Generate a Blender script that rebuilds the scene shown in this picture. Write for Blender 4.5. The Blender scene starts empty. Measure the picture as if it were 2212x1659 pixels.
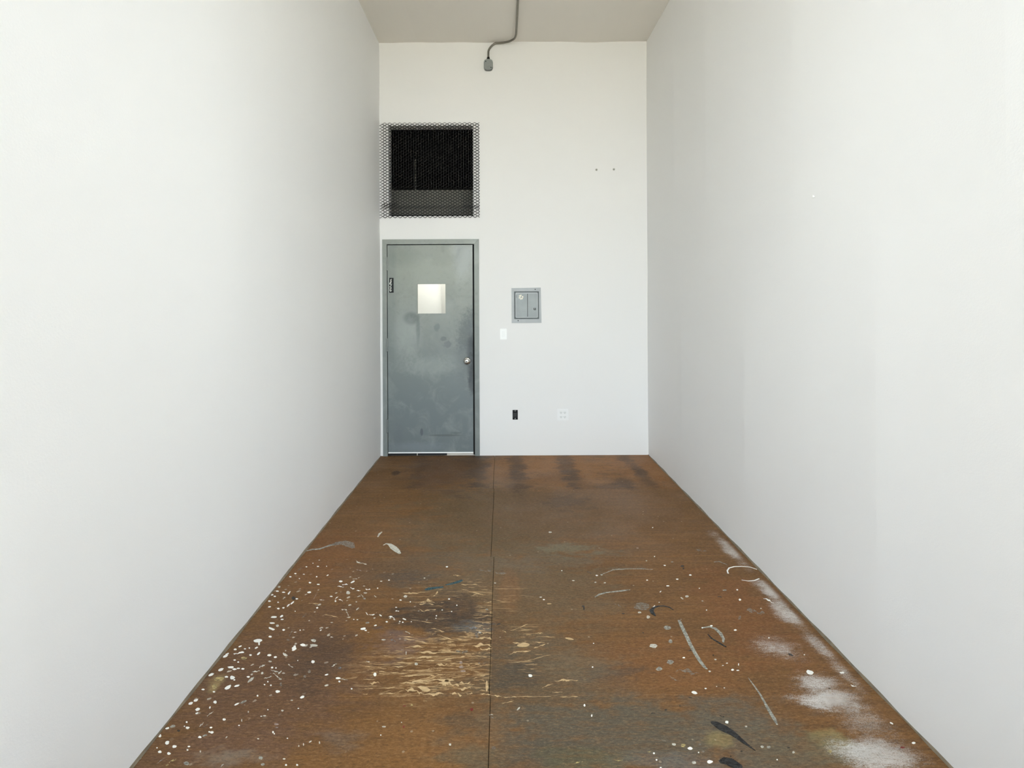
import bpy, bmesh, math, random
import numpy as np
from mathutils import Vector, noise as mnoise
random.seed(11)
C = bpy.context.scene.collection
SC = bpy.context.scene

# ------------------------------------------------------------------ camera, sky, sun, exposure
F, VX, VY = 1210.0, 1085.5, 657.0          # focal length and vanishing point in photo pixels
TH = math.radians(0.26)                    # slight roll of the camera
H = 1.557                                  # eye height
D = F / 210.0                              # distance to the back wall (210 px per metre there)
LX, RX, ZC = -1.256, 1.491, 4.252          # left wall, right wall, ceiling
WT = .13                                   # thickness of the back wall
YF = -0.45                                 # inner face of the window wall behind the camera
cam = bpy.data.objects.new('camera', bpy.data.cameras.new('camera'))
C.objects.link(cam)
cam.location = (0, 0, H)
cam.rotation_euler = (math.pi / 2, TH, 0)
cam.data.sensor_width = 36.0
cam.data.lens = 36.0 * F / 2212.0
cam.data.shift_x = (1106 - VX) / 2212.0
cam.data.shift_y = -(829.5 - VY) / 2212.0
cam.data.clip_start = 0.02
SC.camera = cam

SKY_STRENGTH = 4.2
SUN_STRENGTH = 9.0
world = bpy.data.worlds.new('sky'); SC.world = world
world.use_nodes = True
bg = world.node_tree.nodes['Background']
bg.inputs['Color'].default_value = (0.85, 0.94, 1.05, 1)
bg.inputs['Strength'].default_value = SKY_STRENGTH
sun = bpy.data.objects.new('sun', bpy.data.lights.new('sun', 'SUN'))
C.objects.link(sun)
sun.data.energy = SUN_STRENGTH; sun.data.angle = 0.01; sun.data.color = (1.0, 0.95, 0.86)
sun.rotation_euler = Vector((-0.62, -0.2, -0.75)).to_track_quat('-Z', 'Y').to_euler()
# sampling portal in the window opening (gives off no light of its own)
WX0, WX1, WZ0, WZ1 = -1.15, 1.45, 0.30, 4.15
pl = bpy.data.objects.new('window_portal', bpy.data.lights.new('window_portal', 'AREA'))
C.objects.link(pl)
pl.data.shape = 'RECTANGLE'; pl.data.size = WX1 - WX0; pl.data.size_y = WZ1 - WZ0
pl.data.cycles.is_portal = True
pl.location = ((WX0 + WX1) / 2, YF - 0.16, (WZ0 + WZ1) / 2)
pl.rotation_euler = Vector((0, 1, 0)).to_track_quat('-Z', 'Y').to_euler()
SC.view_settings.view_transform = 'Standard'
SC.view_settings.look = 'None'
SC.view_settings.exposure = 1.58
SC.view_settings.gamma = 1.0
SC.view_settings.use_curve_mapping = False
SC.cycles.max_bounces = 8
SC.cycles.diffuse_bounces = 4
SC.cycles.adaptive_threshold = 0.025

# ------------------------------------------------------------------ pixel helpers
def unroll(px, py):
    u, v = px - VX, py - VY
    return u * math.cos(TH) - v * math.sin(TH), u * math.sin(TH) + v * math.cos(TH)
def bw(px, py):                            # pixel -> (x, z) on the back wall
    u, v = unroll(px, py)
    return u / 210.0, H - v / 210.0
def fl(px, py):                            # pixel -> (x, y) on the floor
    u, v = unroll(px, py)
    return u * H / v, F * H / v
def rw(px, py):                            # pixel -> (y, z) on the right wall
    u, v = unroll(px, py)
    y = F * RX / u
    return y, H - v * y / F

# ------------------------------------------------------------------ mesh helpers
def add_box(bm, x0, x1, y0, y1, z0, z1):
    v = [bm.verts.new(p) for p in ((x0,y0,z0),(x1,y0,z0),(x1,y1,z0),(x0,y1,z0),(x0,y0,z1),(x1,y0,z1),(x1,y1,z1),(x0,y1,z1))]
    for f in ((0,3,2,1),(4,5,6,7),(0,1,5,4),(1,2,6,5),(2,3,7,6),(3,0,4,7)):
        bm.faces.new([v[i] for i in f])
def box_bm(*a):
    bm = bmesh.new(); add_box(bm, *a); return bm
def bev_box(x0, x1, y0, y1, z0, z1, b=0.003, seg=2):
    bm = box_bm(x0, x1, y0, y1, z0, z1)
    bmesh.ops.bevel(bm, geom=list(bm.edges), offset=b, segments=seg, affect='EDGES')
    return bm
def obj(name, bm, mat, parent=None, smooth=False):
    bmesh.ops.recalc_face_normals(bm, faces=bm.faces)
    me = bpy.data.meshes.new(name); bm.to_mesh(me); bm.free()
    if smooth:
        for p in me.polygons: p.use_smooth = True
    if mat: me.materials.append(mat)
    o = bpy.data.objects.new(name, me); C.objects.link(o)
    if parent is not None:
        o.parent = parent
        o.matrix_parent_inverse = parent.matrix_basis.inverted()
    return o
def struct(name, bm, mat):
    o = obj(name, bm, mat); o['kind'] = 'structure'; return o
def thing(name, label, cat, loc=(0,0,0), group=None):
    o = bpy.data.objects.new(name, None); C.objects.link(o); o.empty_display_size = 0.05
    o.location = loc; o['label'] = label; o['category'] = cat
    if group: o['group'] = group
    return o
def tag(o, label, cat, group=None):
    o['label'] = label; o['category'] = cat
    if group: o['group'] = group
    return o
def prism_xz(pts, y0, y1):                 # polygon in x,z extruded along y
    bm = bmesh.new()
    a = [bm.verts.new((x, y0, z)) for x, z in pts]; b = [bm.verts.new((x, y1, z)) for x, z in pts]
    bm.faces.new(a); bm.faces.new(b[::-1])
    n = len(pts)
    for i in range(n): bm.faces.new((a[i], b[i], b[(i+1) % n], a[(i+1) % n]))
    return bm
def rrect(x0, x1, z0, z1, r, n=5):
    out = []
    for cx, cz, a0 in ((x1-r,z1-r,0),(x0+r,z1-r,90),(x0+r,z0+r,180),(x1-r,z0+r,270)):
        for i in range(n+1):
            a = math.radians(a0 + 90*i/n); out.append((cx + r*math.cos(a), cz + r*math.sin(a)))
    return out
def ring_xz(outer, inner, y0, y1):         # ring plate, same number of points each
    bm = bmesh.new(); n = len(outer)
    L = [[bm.verts.new((x, y, z)) for x, z in p] for p, y in ((outer,y0),(inner,y0),(outer,y1),(inner,y1))]
    for i in range(n):
        j = (i+1) % n
        bm.faces.new((L[0][i], L[0][j], L[1][j], L[1][i])); bm.faces.new((L[2][i], L[3][i], L[3][j], L[2][j]))
        bm.faces.new((L[0][i], L[2][i], L[2][j], L[0][j])); bm.faces.new((L[1][i], L[1][j], L[3][j], L[3][i]))
    return bm
def lathe(bm, prof, org, axis, seg=24):    # prof: (radius, along axis)
    ax = Vector(axis).normalized(); t = Vector((0,0,1)) if abs(ax.z) < .9 else Vector((1,0,0))
    e1 = ax.cross(t).normalized(); e2 = ax.cross(e1)
    rows = []
    for r, h in prof:
        rows.append([bm.verts.new(Vector(org) + ax*h + (e1*math.cos(2*math.pi*i/seg) + e2*math.sin(2*math.pi*i/seg))*max(r,1e-5)) for i in range(seg)])
    for a, b in zip(rows, rows[1:]):
        for i in range(seg): bm.faces.new((a[i], a[(i+1)%seg], b[(i+1)%seg], b[i]))
    bm.faces.new(rows[0][::-1]); bm.faces.new(rows[-1])
def tube(bm, path, r, seg=12):
    path = [Vector(p) for p in path]; rows = []
    up = None
    for i, p in enumerate(path):
        d = (path[min(i+1, len(path)-1)] - path[max(i-1, 0)]).normalized()
        if up is None:
            up = Vector((0,0,1)) if abs(d.z) < .9 else Vector((1,0,0))
        e1 = (up - d*up.dot(d)).normalized(); e2 = d.cross(e1); up = e1
        rows.append([bm.verts.new(p + (e1*math.cos(2*math.pi*k/seg) + e2*math.sin(2*math.pi*k/seg))*r) for k in range(seg)])
    for a, b in zip(rows, rows[1:]):
        for k in range(seg): bm.faces.new((a[k], a[(k+1)%seg], b[(k+1)%seg], b[k]))
    bm.faces.new(rows[0][::-1]); bm.faces.new(rows[-1])
def wall_grid(x0, x1, z0, z1, y0, y1, holes):   # slab in x,z with rectangular holes
    xs = sorted({x0, x1, *[h[0] for h in holes], *[h[1] for h in holes]})
    zs = sorted({z0, z1, *[h[2] for h in holes], *[h[3] for h in holes]})
    full = lambda i, k: 0 <= i < len(xs)-1 and 0 <= k < len(zs)-1 and not any(h[0] < (xs[i]+xs[i+1])/2 < h[1] and h[2] < (zs[k]+zs[k+1])/2 < h[3] for h in holes)
    bm = bmesh.new(); cache = {}
    def V(x, y, z):
        if (x,y,z) not in cache: cache[(x,y,z)] = bm.verts.new((x,y,z))
        return cache[(x,y,z)]
    for i in range(len(xs)-1):
        for k in range(len(zs)-1):
            if not full(i, k): continue
            a, b, c, d = xs[i], xs[i+1], zs[k], zs[k+1]
            bm.faces.new((V(a,y0,c), V(b,y0,c), V(b,y0,d), V(a,y0,d)))
            bm.faces.new((V(a,y1,c), V(a,y1,d), V(b,y1,d), V(b,y1,c)))
            for di, dk, p, q in ((-1,0,(a,c),(a,d)),(1,0,(b,c),(b,d)),(0,-1,(a,c),(b,c)),(0,1,(a,d),(b,d))):
                if not full(i+di, k+dk):
                    bm.faces.new((V(p[0],y0,p[1]), V(q[0],y0,q[1]), V(q[0],y1,q[1]), V(p[0],y1,p[1])))
    return bm

# ------------------------------------------------------------------ material helpers
def lin(c):
    return tuple((v/12.92 if v <= .04045 else ((v+.055)/1.055)**2.4) for v in (x/255 for x in c))
class NT:
    def __init__(self, name, rough=0.5, metal=0.0, spec=0.5):
        self.mat = bpy.data.materials.new(name); self.mat.use_nodes = True
        self.t = self.mat.node_tree; self.b = self.t.nodes['Principled BSDF']
        self.b.inputs['Roughness'].default_value = rough; self.b.inputs['Metallic'].default_value = metal
        self.b.inputs['Specular IOR Level'].default_value = spec
        g = self.t.nodes.new('ShaderNodeNewGeometry'); self.P = g.outputs['Position']
    def put(self, sock, v):
        if isinstance(v, bpy.types.NodeSocket): self.t.links.new(v, sock)
        elif isinstance(v, (tuple, list)) and sock.type == 'RGBA': sock.default_value = (*v[:3], 1)
        else: sock.default_value = v
    def m(self, op, a, b=None, c=None, clamp=False):
        n = self.t.nodes.new('ShaderNodeMath'); n.operation = op; n.use_clamp = clamp
        for i, v in enumerate((a, b, c)):
            if v is not None: self.put(n.inputs[i], v)
        return n.outputs[0]
    def vm(self, op, a, b=None, c=None):
        n = self.t.nodes.new('ShaderNodeVectorMath'); n.operation = op
        for i, v in enumerate((a, b, c)):
            if v is not None: self.put(n.inputs[i], v)
        return n.outputs['Value'] if op == 'LENGTH' else n.outputs[0]
    def mix(self, f, a, b, blend='MIX'):
        n = self.t.nodes.new('ShaderNodeMix'); n.data_type = 'RGBA'; n.blend_type = blend
        self.put(n.inputs['Factor'], f)
        self.put(n.inputs[6], a); self.put(n.inputs[7], b)
        return n.outputs[2]
    def noise(self, vec, scale=1.0, detail=3.0, rough=0.55, dist=0.0):
        n = self.t.nodes.new('ShaderNodeTexNoise')
        self.put(n.inputs['Vector'], vec); n.inputs['Scale'].default_value = scale
        n.inputs['Detail'].default_value = detail; n.inputs['Roughness'].default_value = rough
        n.inputs['Distortion'].default_value = dist
        return n.outputs['Fac']
    def voro(self, vec, scale):
        n = self.t.nodes.new('ShaderNodeTexVoronoi'); self.put(n.inputs['Vector'], vec); n.inputs['Scale'].default_value = scale
        return n.outputs['Distance'], n.outputs['Color']
    def ss(self, v, lo, hi, a=0.0, b=1.0):     # smooth step
        n = self.t.nodes.new('ShaderNodeMapRange'); n.interpolation_type = 'SMOOTHSTEP'
        self.put(n.inputs[0], v); n.inputs[1].default_value = lo; n.inputs[2].default_value = hi
        n.inputs[3].default_value = a; n.inputs[4].default_value = b
        return n.outputs[0]
    def sep(self, vec):
        n = self.t.nodes.new('ShaderNodeSeparateXYZ'); self.put(n.inputs[0], vec); return n.outputs
    def blob(self, c, r, soft=0.5, warp=None, amp=0.6):   # soft-edged patch around c with radii r (0 = ignore axis)
        inv = tuple(0.0 if k == 0 else 1.0/k for k in r)
        d = self.vm('LENGTH', self.vm('MULTIPLY', self.vm('SUBTRACT', self.P, c), inv))
        if warp is not None: d = self.m('MULTIPLY_ADD', warp, amp, self.m('SUBTRACT', d, amp*0.5))
        return self.ss(d, 1+soft, 1-soft)
    def bump(self, h, strength, dist):
        n = self.t.nodes.new('ShaderNodeBump'); n.inputs['Strength'].default_value = strength; n.inputs['Distance'].default_value = dist
        self.put(n.inputs['Height'], h); self.t.links.new(n.outputs[0], self.b.inputs['Normal'])
    def done(self, col):
        self.put(self.b.inputs['Base Color'], col); return self.mat
def plain(name, rgb, rough=0.5, metal=0.0, var=0.06, scale=30.0, bump=0.0):
    n = NT(name, rough, metal); c = lin(rgb)
    f = n.noise(n.P, scale, 4)
    if bump: n.bump(f, bump, 0.002)
    return n.done(n.mix(n.ss(f, .3, .7), tuple(x*(1-var) for x in c), tuple(min(1, x*(1+var)) for x in c)))
def emit(name, rgb, s):
    m = bpy.data.materials.new(name); m.use_nodes = True; t = m.node_tree
    e = t.nodes.new('ShaderNodeEmission'); e.inputs[0].default_value = (*rgb, 1); e.inputs[1].default_value = s
    t.links.new(e.outputs[0], t.nodes['Material Output'].inputs[0]); return m

def wall_paint(name, rgb, bump=0.18):
    n = NT(name, 0.6, 0, 0.35); c = lin(rgb)
    n.bump(n.noise(n.P, 130.0, 2, .7), bump, 0.002)
    return n.done(n.mix(n.noise(n.P, 2.0, 1, .6), tuple(x*.985 for x in c), c))
M_wall = wall_paint('white wall paint', (236, 235, 233))
M_wallback = wall_paint('white wall paint back', (227, 225, 221))
M_ceil = wall_paint('ceiling paint', (226, 221, 213), 0.1)
M_white = plain('white plastic', (240, 240, 236), 0.35, 0, 0.01)
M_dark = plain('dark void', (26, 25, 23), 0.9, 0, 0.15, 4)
M_black = plain('black rubber', (14, 14, 13), 0.7)
M_beam = plain('grey painted beam', (150, 146, 134), 0.8, 0, 0.08, 6)
M_steel = plain('conduit steel', (124, 120, 111), 0.3, 0.8, 0.08, 14)
M_chrome = plain('satin chrome', (205, 203, 196), 0.22, 1.0, 0.03)
M_castgrey = plain('grey cast metal', (126, 128, 124), 0.55, 0.2, 0.08, 40)
M_mesh = plain('dark expanded metal', (24, 22, 20), 0.75, 0.0, 0.2, 60)
M_pave = plain('pavement', (176, 168, 152), 0.9, 0, 0.08, 1.0)
M_concrete = plain('hall concrete', (234, 233, 229), 0.8, 0, 0.05, 8)
M_subfloor = plain('subfloor gap dirt', (34, 26, 18), 0.95, 0, 0.2, 30)
M_bead = plain('dirty caulk bead', (118, 106, 88), 0.7, 0, 0.22, 18, 0.3)
M_alum = plain('aluminium frame', (168, 168, 166), 0.4, 0.6, 0.04)

# ------------------------------------------------------------------ floor material: stained, worn plywood
def floor_material():
    n = NT('worn stained plywood', 0.45, 0, 0.25)
    P = n.P
    oi = n.t.nodes.new('ShaderNodeObjectInfo')
    Q = n.vm('ADD', P, n.vm('MULTIPLY', oi.outputs['Random'], (7.0, 13.0, 5.0)))   # each sheet has its own grain
    grain = n.noise(n.vm('MULTIPLY', Q, (2.2, 46.0, 1.0)), 1.0, 5, .62, .6)
    fine = n.noise(n.vm('MULTIPLY', Q, (14.0, 230.0, 1.0)), 1.0, 3, .6)
    big = n.noise(P, 1.7, 5, .62)
    speck = n.noise(P, 210.0, 3, .8)
    # stain: orange brown veneer, darker along the grain
    col = n.mix(n.ss(grain, .28, .72), lin((108, 74, 38)), lin((132, 91, 46)))
    col = n.mix(n.m('MULTIPLY', n.ss(fine, .5, .75), .45), col, lin((76, 52, 30)))
    col = n.mix(n.m('MULTIPLY', n.ss(big, .35, .65), .45), col, lin((106, 78, 50)))
    at1 = n.t.nodes.new('ShaderNodeAttribute'); at1.attribute_name = 'stain'
    at2 = n.t.nodes.new('ShaderNodeAttribute'); at2.attribute_name = 'wear'
    wr = n.sep(at2.outputs['Vector'])
    tex = n.ss(n.noise(n.vm('MULTIPLY', P, (11.0, 48.0, 1.0)), 1.0, 5, .72, .4), .30, .62, .55, 1.08)      # stains sit unevenly in the grain
    tex = n.m('MINIMUM', tex, 1.0)
    ka = n.m('SUBTRACT', 1.0, n.m('MULTIPLY', at1.outputs['Alpha'], tex))
    stn = n.mix(tex, (0, 0, 0), at1.outputs['Color'])
    col = n.mix(1.0, n.mix(ka, (0, 0, 0), col), stn, 'ADD')
    grit = n.noise(n.vm('MULTIPLY', P, (50.0, 130.0, 1.0)), 1.0, 6, .88, .5)
    col = n.mix(n.ss(grit, .36, .52, .52, 0.0), col, lin((56, 42, 30)))
    col = n.mix(n.ss(grit, .50, .66, 0.0, .42), col, lin((168, 134, 96)))
    # dirty speckle everywhere
    col = n.mix(n.m('MULTIPLY', n.ss(n.noise(n.vm('MULTIPLY', P, (18.0, 60.0, 1.0)), 1.0, 5, .75), .56, .72), .4), col, lin((62, 48, 38)))
    col = n.mix(n.m('MULTIPLY', n.ss(n.noise(n.vm('MULTIPLY', P, (12.0, 44.0, 3.0)), 1.3, 6, .75), .58, .74), .3), col, lin((158, 128, 96)))
    # veneer scraped to bare wood: ragged contours that run with the grain
    sc = n.noise(n.vm('MULTIPLY', P, (3.6, 20.0, 1.0)), 1.0, 5, .6, 2.2)
    tear = n.m('MULTIPLY', n.ss(sc, .530, .542), n.ss(sc, .590, .578))
    tear2 = n.m('MULTIPLY', n.ss(n.noise(n.vm('MULTIPLY', P, (6.0, 52.0, 2.0)), 1.0, 4, .62, 1.2), .60, .62), 1.0)
    reg = n.m('MULTIPLY', wr[0], .85)
    xs = n.sep(P)
    left = n.ss(xs[0], -0.052, -0.060)
    bare = n.mix(n.ss(n.noise(n.vm('MULTIPLY', P, (6.0, 120.0, 1.0)), 1.0, 3), .35, .65), lin((172, 136, 92)), lin((218, 186, 138)))
    k1 = n.m('MULTIPLY', n.m('MULTIPLY', n.m('MAXIMUM', tear, n.m('MULTIPLY', tear2, .45)), reg), left)
    col = n.mix(n.m('MULTIPLY', k1, .92), col, bare)
    reg2 = at2.outputs['Alpha']
    col = n.mix(n.m('MULTIPLY', n.m('MULTIPLY', tear2, reg2), .55), col, bare)
    # white overspray along the right wall
    str_ = n.noise(n.vm('MULTIPLY', P, (40.0, 95.0, 2.0)), 1.0, 5, .8)
    cloud = n.noise(n.vm('MULTIPLY', P, (3.2, 3.2, 1.0)), 1.0, 4, .65)
    over = wr[1]
    ov = n.ss(n.m('ADD', over, n.m('MULTIPLY', n.m('SUBTRACT', n.m('MULTIPLY_ADD', speck, .55, n.m('MULTIPLY', str_, .45)), .5), 3.2)), .32, 1.3)
    ov = n.m('MULTIPLY', n.m('MULTIPLY', ov, n.ss(over, .03, .3)), n.ss(cloud, .3, .6, .45, 1.0))
    ov = n.m('MULTIPLY', ov, n.ss(xs[0], RX - 0.015, RX - 0.05))
    col = n.mix(n.m('MULTIPLY', ov, .86), col, lin((222, 219, 214)))
    # fine white flecks on the left side
    dist, dcol = n.voro(n.vm('ADD', P, n.vm('MULTIPLY', n.noise(P, 60.0, 2), (.02, .02, 0))), 38.0)
    rnd = n.sep(dcol)
    fleck = n.m('MULTIPLY', n.ss(n.m('SUBTRACT', dist, n.m('MULTIPLY', n.ss(rnd[0], .78, 1.0), .30)), .03, -.02), n.ss(rnd[0], .78, .80))
    fr = wr[2]
    col = n.mix(n.m('MULTIPLY', n.m('MULTIPLY', fleck, fr), .8), col, lin((206, 198, 182)))
    dist2, dcol2 = n.voro(P, 21.0); rnd2 = n.sep(dcol2)
    fleck2 = n.m('MULTIPLY', n.ss(dist2, .13, .09), n.ss(rnd2[1], .90, .91))
    col = n.mix(n.m('MULTIPLY', fleck2, .5), col, lin((176, 160, 136)))
    n.put(n.b.inputs['Roughness'], n.ss(big, .3, .7, .46, .66))
    n.bump(n.m('ADD', n.m('MULTIPLY', grain, .6), n.m('MULTIPLY', n.m('SUBTRACT', 1.0, k1), .5)), .35, .0015)
    return n.done(col)
M_floor = floor_material()

def floor_stains(X, Y):                      # colour and wear of the boards at floor points (numpy arrays)
    def fnoise(sx, sy, oc, off):
        return np.array([.5 + .5*mnoise.fractal(Vector((x*sx + off, y*sy - off, .3)), 0.8, 2.1, oc)/1.1 for x, y in zip(X, Y)])
    warp = np.clip(fnoise(5.0, 9.0, 6, 3.7), 0, 1)
    warp2 = np.clip(fnoise(9.0, 30.0, 5, 8.1), 0, 1)
    warp3 = np.clip(fnoise(24.0, 40.0, 3, 1.3), 0, 1)
    col = np.zeros((len(X), 3)); A = np.zeros(len(X))
    def mask(px, py, rx, ry, soft, amp, w):
        x, y = fl(px, py); x2, _ = fl(px + rx, py); ya = fl(px, py - ry)[1]; yb = fl(px, py + ry)[1]
        d = np.hypot((X - x)/abs(x2 - x), (Y - (ya+yb)/2)/(abs(ya - yb)/2)) + (w - .5)*amp
        t = np.clip((1 + soft - d)/(2*soft), 0, 1)
        return t*t*(3 - 2*t)
    def patch(px, py, rx, ry, rgb, k, soft=.6, amp=.9):
        m = (mask(px, py, rx, ry, soft*.8, amp*2.4, .4*warp + .35*warp2 + .25*warp3)*k)
        col[:] = col*(1 - m[:, None]) + np.array(lin(rgb))[None]*m[:, None]
        A[:] = 1 - (1 - A)*(1 - m)
    def region(px, py, rx, ry, soft=.5, amp=.5): return mask(px, py, rx, ry, soft, amp, warp)
    # trodden grey-brown dirt down the middle
    patch(1080, 1130, 200, 90, (96, 79, 55), .8)
    patch(1120, 1280, 200, 120, (102, 86, 62), .7)
    patch(1270, 1110, 200, 60, (108, 79, 50), .6)
    patch(1200, 1480, 190, 90, (92, 82, 64), .75)
    patch(1420, 1440, 160, 60, (136, 88, 46), .5)
    patch(1620, 1340, 90, 110, (132, 82, 44), .5)
    patch(1340, 1590, 330, 80, (92, 85, 71), .95, .45)
    patch(1180, 1640, 130, 60, (78, 74, 64), .5)
    patch(1620, 1600, 130, 80, (100, 92, 78), .7)
    patch(560, 1500, 200, 110, (104, 76, 58), .7)
    patch(640, 1400, 120, 90, (98, 70, 50), .6)
    patch(690, 1430, 60, 60, (70, 54, 44), .55)
    patch(480, 1620, 170, 50, (114, 84, 64), .6)
    patch(920, 1600, 150, 70, (134, 95, 54), .6)
    patch(960, 1020, 80, 38, (92, 66, 48), .75)
    patch(700, 1210, 110, 60, (124, 76, 36), .5)
    patch(880, 1230, 120, 40, (96, 80, 62), .5)
    patch(1100, 1275, 24, 46, (134, 94, 57), .55, .4, .5)
    # back strip by the door: clean ochre veneer with dark rubbed stripes over the joists
    patch(1190, 1014, 130, 36, (160, 108, 56), .65)
    patch(1390, 1010, 70, 34, (158, 102, 46), .5)
    for sx, sy, rx, ry, k in ((1030,1012,22,44,.75),(905,1018,14,36,.5),(1117,1012,17,42,.7),(1120,1030,26,20,.5),(1224,1008,17,34,.7),(1240,1036,20,14,.6),(1352,990,14,10,.6),(1372,1010,13,14,.6),(1392,1032,14,22,.65),(1350,1044,18,10,.7),(1195,1030,60,12,.35),(1320,1052,60,5,.55),(1225,1085,40,16,.5),(1020,980,60,12,.6)):
        patch(sx, sy, rx, ry, (64, 48, 36), k, .7, 1.5)
    patch(855, 1022, 9, 5, (50, 34, 24), .9, .3, .4)
    # spilt stains and rubbed paint
    patch(950, 1335, 95, 34, (58, 48, 42), .85, .6, 1.3)
    patch(1000, 1310, 40, 22, (62, 52, 46), .7, .6, 1.2)
    patch(870, 1250, 50, 14, (78, 70, 62), .6, .6, 1.2)
    patch(1065, 1380, 30, 40, (92, 74, 56), .4)
    patch(860, 1385, 50, 22, (126, 104, 100), .5, .7, 1.6)
    patch(1020, 1356, 34, 10, (100, 104, 104), .5, .5, 1.5)
    patch(1110, 1460, 45, 35, (70, 66, 58), .6, .6, 1.3)
    patch(1330, 1455, 70, 16, (66, 60, 54), .55, .6, 1.6)
    patch(1265, 1440, 60, 26, (112, 104, 84), .4, .7, 1.6)
    patch(1230, 1186, 55, 12, (120, 116, 96), .6, .6, 1.4)
    patch(1200, 1215, 120, 16, (112, 98, 80), .45, .6, 1.4)
    patch(1555, 1600, 30, 18, (150, 132, 84), .6, .5, .9)
    patch(1270, 1640, 90, 24, (94, 90, 64), .55, .6, 1.2)
    patch(1030, 1640, 60, 26, (90, 89, 72), .5, .6, 1.2)
    patch(1790, 1595, 40, 22, (160, 142, 88), .75, .5, 1.0)
    patch(1800, 1615, 60, 40, (112, 104, 76), .5, .6, 1.0)
    patch(1720, 1620, 90, 40, (104, 94, 74), .5, .6, 1.0)
    patch(1400, 1640, 60, 18, (106, 102, 94), .5, .6, 1.2)
    patch(500, 1640, 60, 14, (150, 142, 128), .4, .7, 1.6)
    patch(470, 1468, 14, 12, (158, 138, 96), .5, .5, 1.0)
    patch(460, 1486, 9, 10, (168, 146, 100), .6, .5, 1.0)
    patch(740, 1605, 50, 20, (110, 100, 90), .4, .7, 1.6)
    patch(1480, 1650, 90, 20, (108, 104, 100), .5, .6, 1.2)
    patch(1000, 1560, 40, 24, (84, 72, 56), .6, .6, 1.4)

    reg = np.maximum(region(930, 1450, 150, 52), region(990, 1395, 100, 36))
    reg = np.maximum(reg, region(1050, 1395, 30, 110, .4)*.9)
    reg2 = np.maximum(region(1140, 1400, 40, 60), region(1010, 1290, 130, 40))
    over = np.zeros(len(X))                  # overspray that follows the right wall: distance from the wall, reach, near and far end, strength
    for dc, dr, p0, p1, k in ((.060,.050,1150,1224,1.0),(.050,.055,1257,1300,1.15),(.065,.060,1290,1360,1.0),(.060,.045,1350,1430,.8),(.060,.035,1420,1500,.75),(.25,.10,1372,1425,.8),(.21,.11,1455,1500,.95),(.20,.115,1484,1535,1.3),(.17,.10,1530,1600,.75),(.19,.13,1590,1665,1.1),(.10,.05,1500,1680,.5),(.25,.09,1640,1700,1.0),(.20,.13,1680,1850,.8)):
        y0, y1 = fl(1700, p1)[1], fl(1700, p0)[1]
        d = np.hypot((RX - X - dc)/dr, (Y - (y0+y1)/2)/((y1-y0)/2)) + (warp - .5)*.9 + (warp2 - .5)*.6
        t = np.clip((1.9 - d)/1.8, 0, 1)
        over = np.maximum(over, t*t*(3 - 2*t)*k)
    fr = np.maximum(region(560, 1400, 130, 150, .5), region(720, 1330, 180, 90, .6))
    return np.column_stack([col, A]), np.column_stack([reg, over, fr, reg2])

# ------------------------------------------------------------------ the room
floor = struct('floor', box_bm(LX-.1, RX+.1, YF-.15, D+.12, -.12, -.019), M_subfloor)
rows = [(-.59, -0.213, -.06), (-.213, 1.007, -.06), (1.007, fl(1059,1503)[1], -.055), (fl(1059,1503)[1], fl(1063,1203)[1], -.060), (fl(1063,1203)[1], fl(1069,1056)[1], -.078), (fl(1069,1056)[1], D+.11, -.086)]
rows[-1] = (rows[-1][0], D + .014, rows[-1][2])
for y0, y1, xm in rows:
    for x0, x1 in ((LX-.05, xm), (xm, RX+.05)):
        xa, xb, ya, yb = x0+.0010, x1-.0010, y0+.0008, y1-.0008
        step = .011 if yb > 1.2 else .25
        gx = [xa, *np.linspace(xa+.0014, xb-.0014, max(2, int((xb-xa)/step))), xb]
        gy = [ya, *np.linspace(ya+.0014, yb-.0014, max(2, int((yb-ya)/step))), yb]
        nx_, ny_ = len(gx), len(gy)
        verts = [(x, y, 0 if 0 < i < nx_-1 and 0 < j < ny_-1 else -.0014) for i, x in enumerate(gx) for j, y in enumerate(gy)]
        faces = [(i*ny_+j, (i+1)*ny_+j, (i+1)*ny_+j+1, i*ny_+j+1) for i in range(nx_-1) for j in range(ny_-1)]
        rim = [i*ny_ for i in range(nx_)] + [(nx_-1)*ny_+j for j in range(1, ny_)] + [i*ny_+ny_-1 for i in range(nx_-2, -1, -1)] + [j for j in range(ny_-2, 0, -1)]
        b0 = len(verts); verts += [(verts[r][0], verts[r][1], -.019) for r in rim]; nr = len(rim)
        faces += [(rim[q], b0+q, b0+(q+1) % nr, rim[(q+1) % nr]) for q in range(nr)] + [tuple(range(b0+nr-1, b0-1, -1))]
        me = bpy.data.meshes.new('plywood_sheet'); me.from_pydata(verts, [], faces)
        vv = np.array(verts); st_, we_ = floor_stains(vv[:, 0], vv[:, 1])
        for an_, ar_ in (('stain', st_), ('wear', we_)):
            at_ = me.attributes.new(an_, 'FLOAT_COLOR', 'POINT'); at_.data.foreach_set('color', ar_.astype(np.float32).ravel())
        me.materials.append(M_floor)
        o = bpy.data.objects.new('plywood_sheet', me); C.objects.link(o); o.parent = floor

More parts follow.
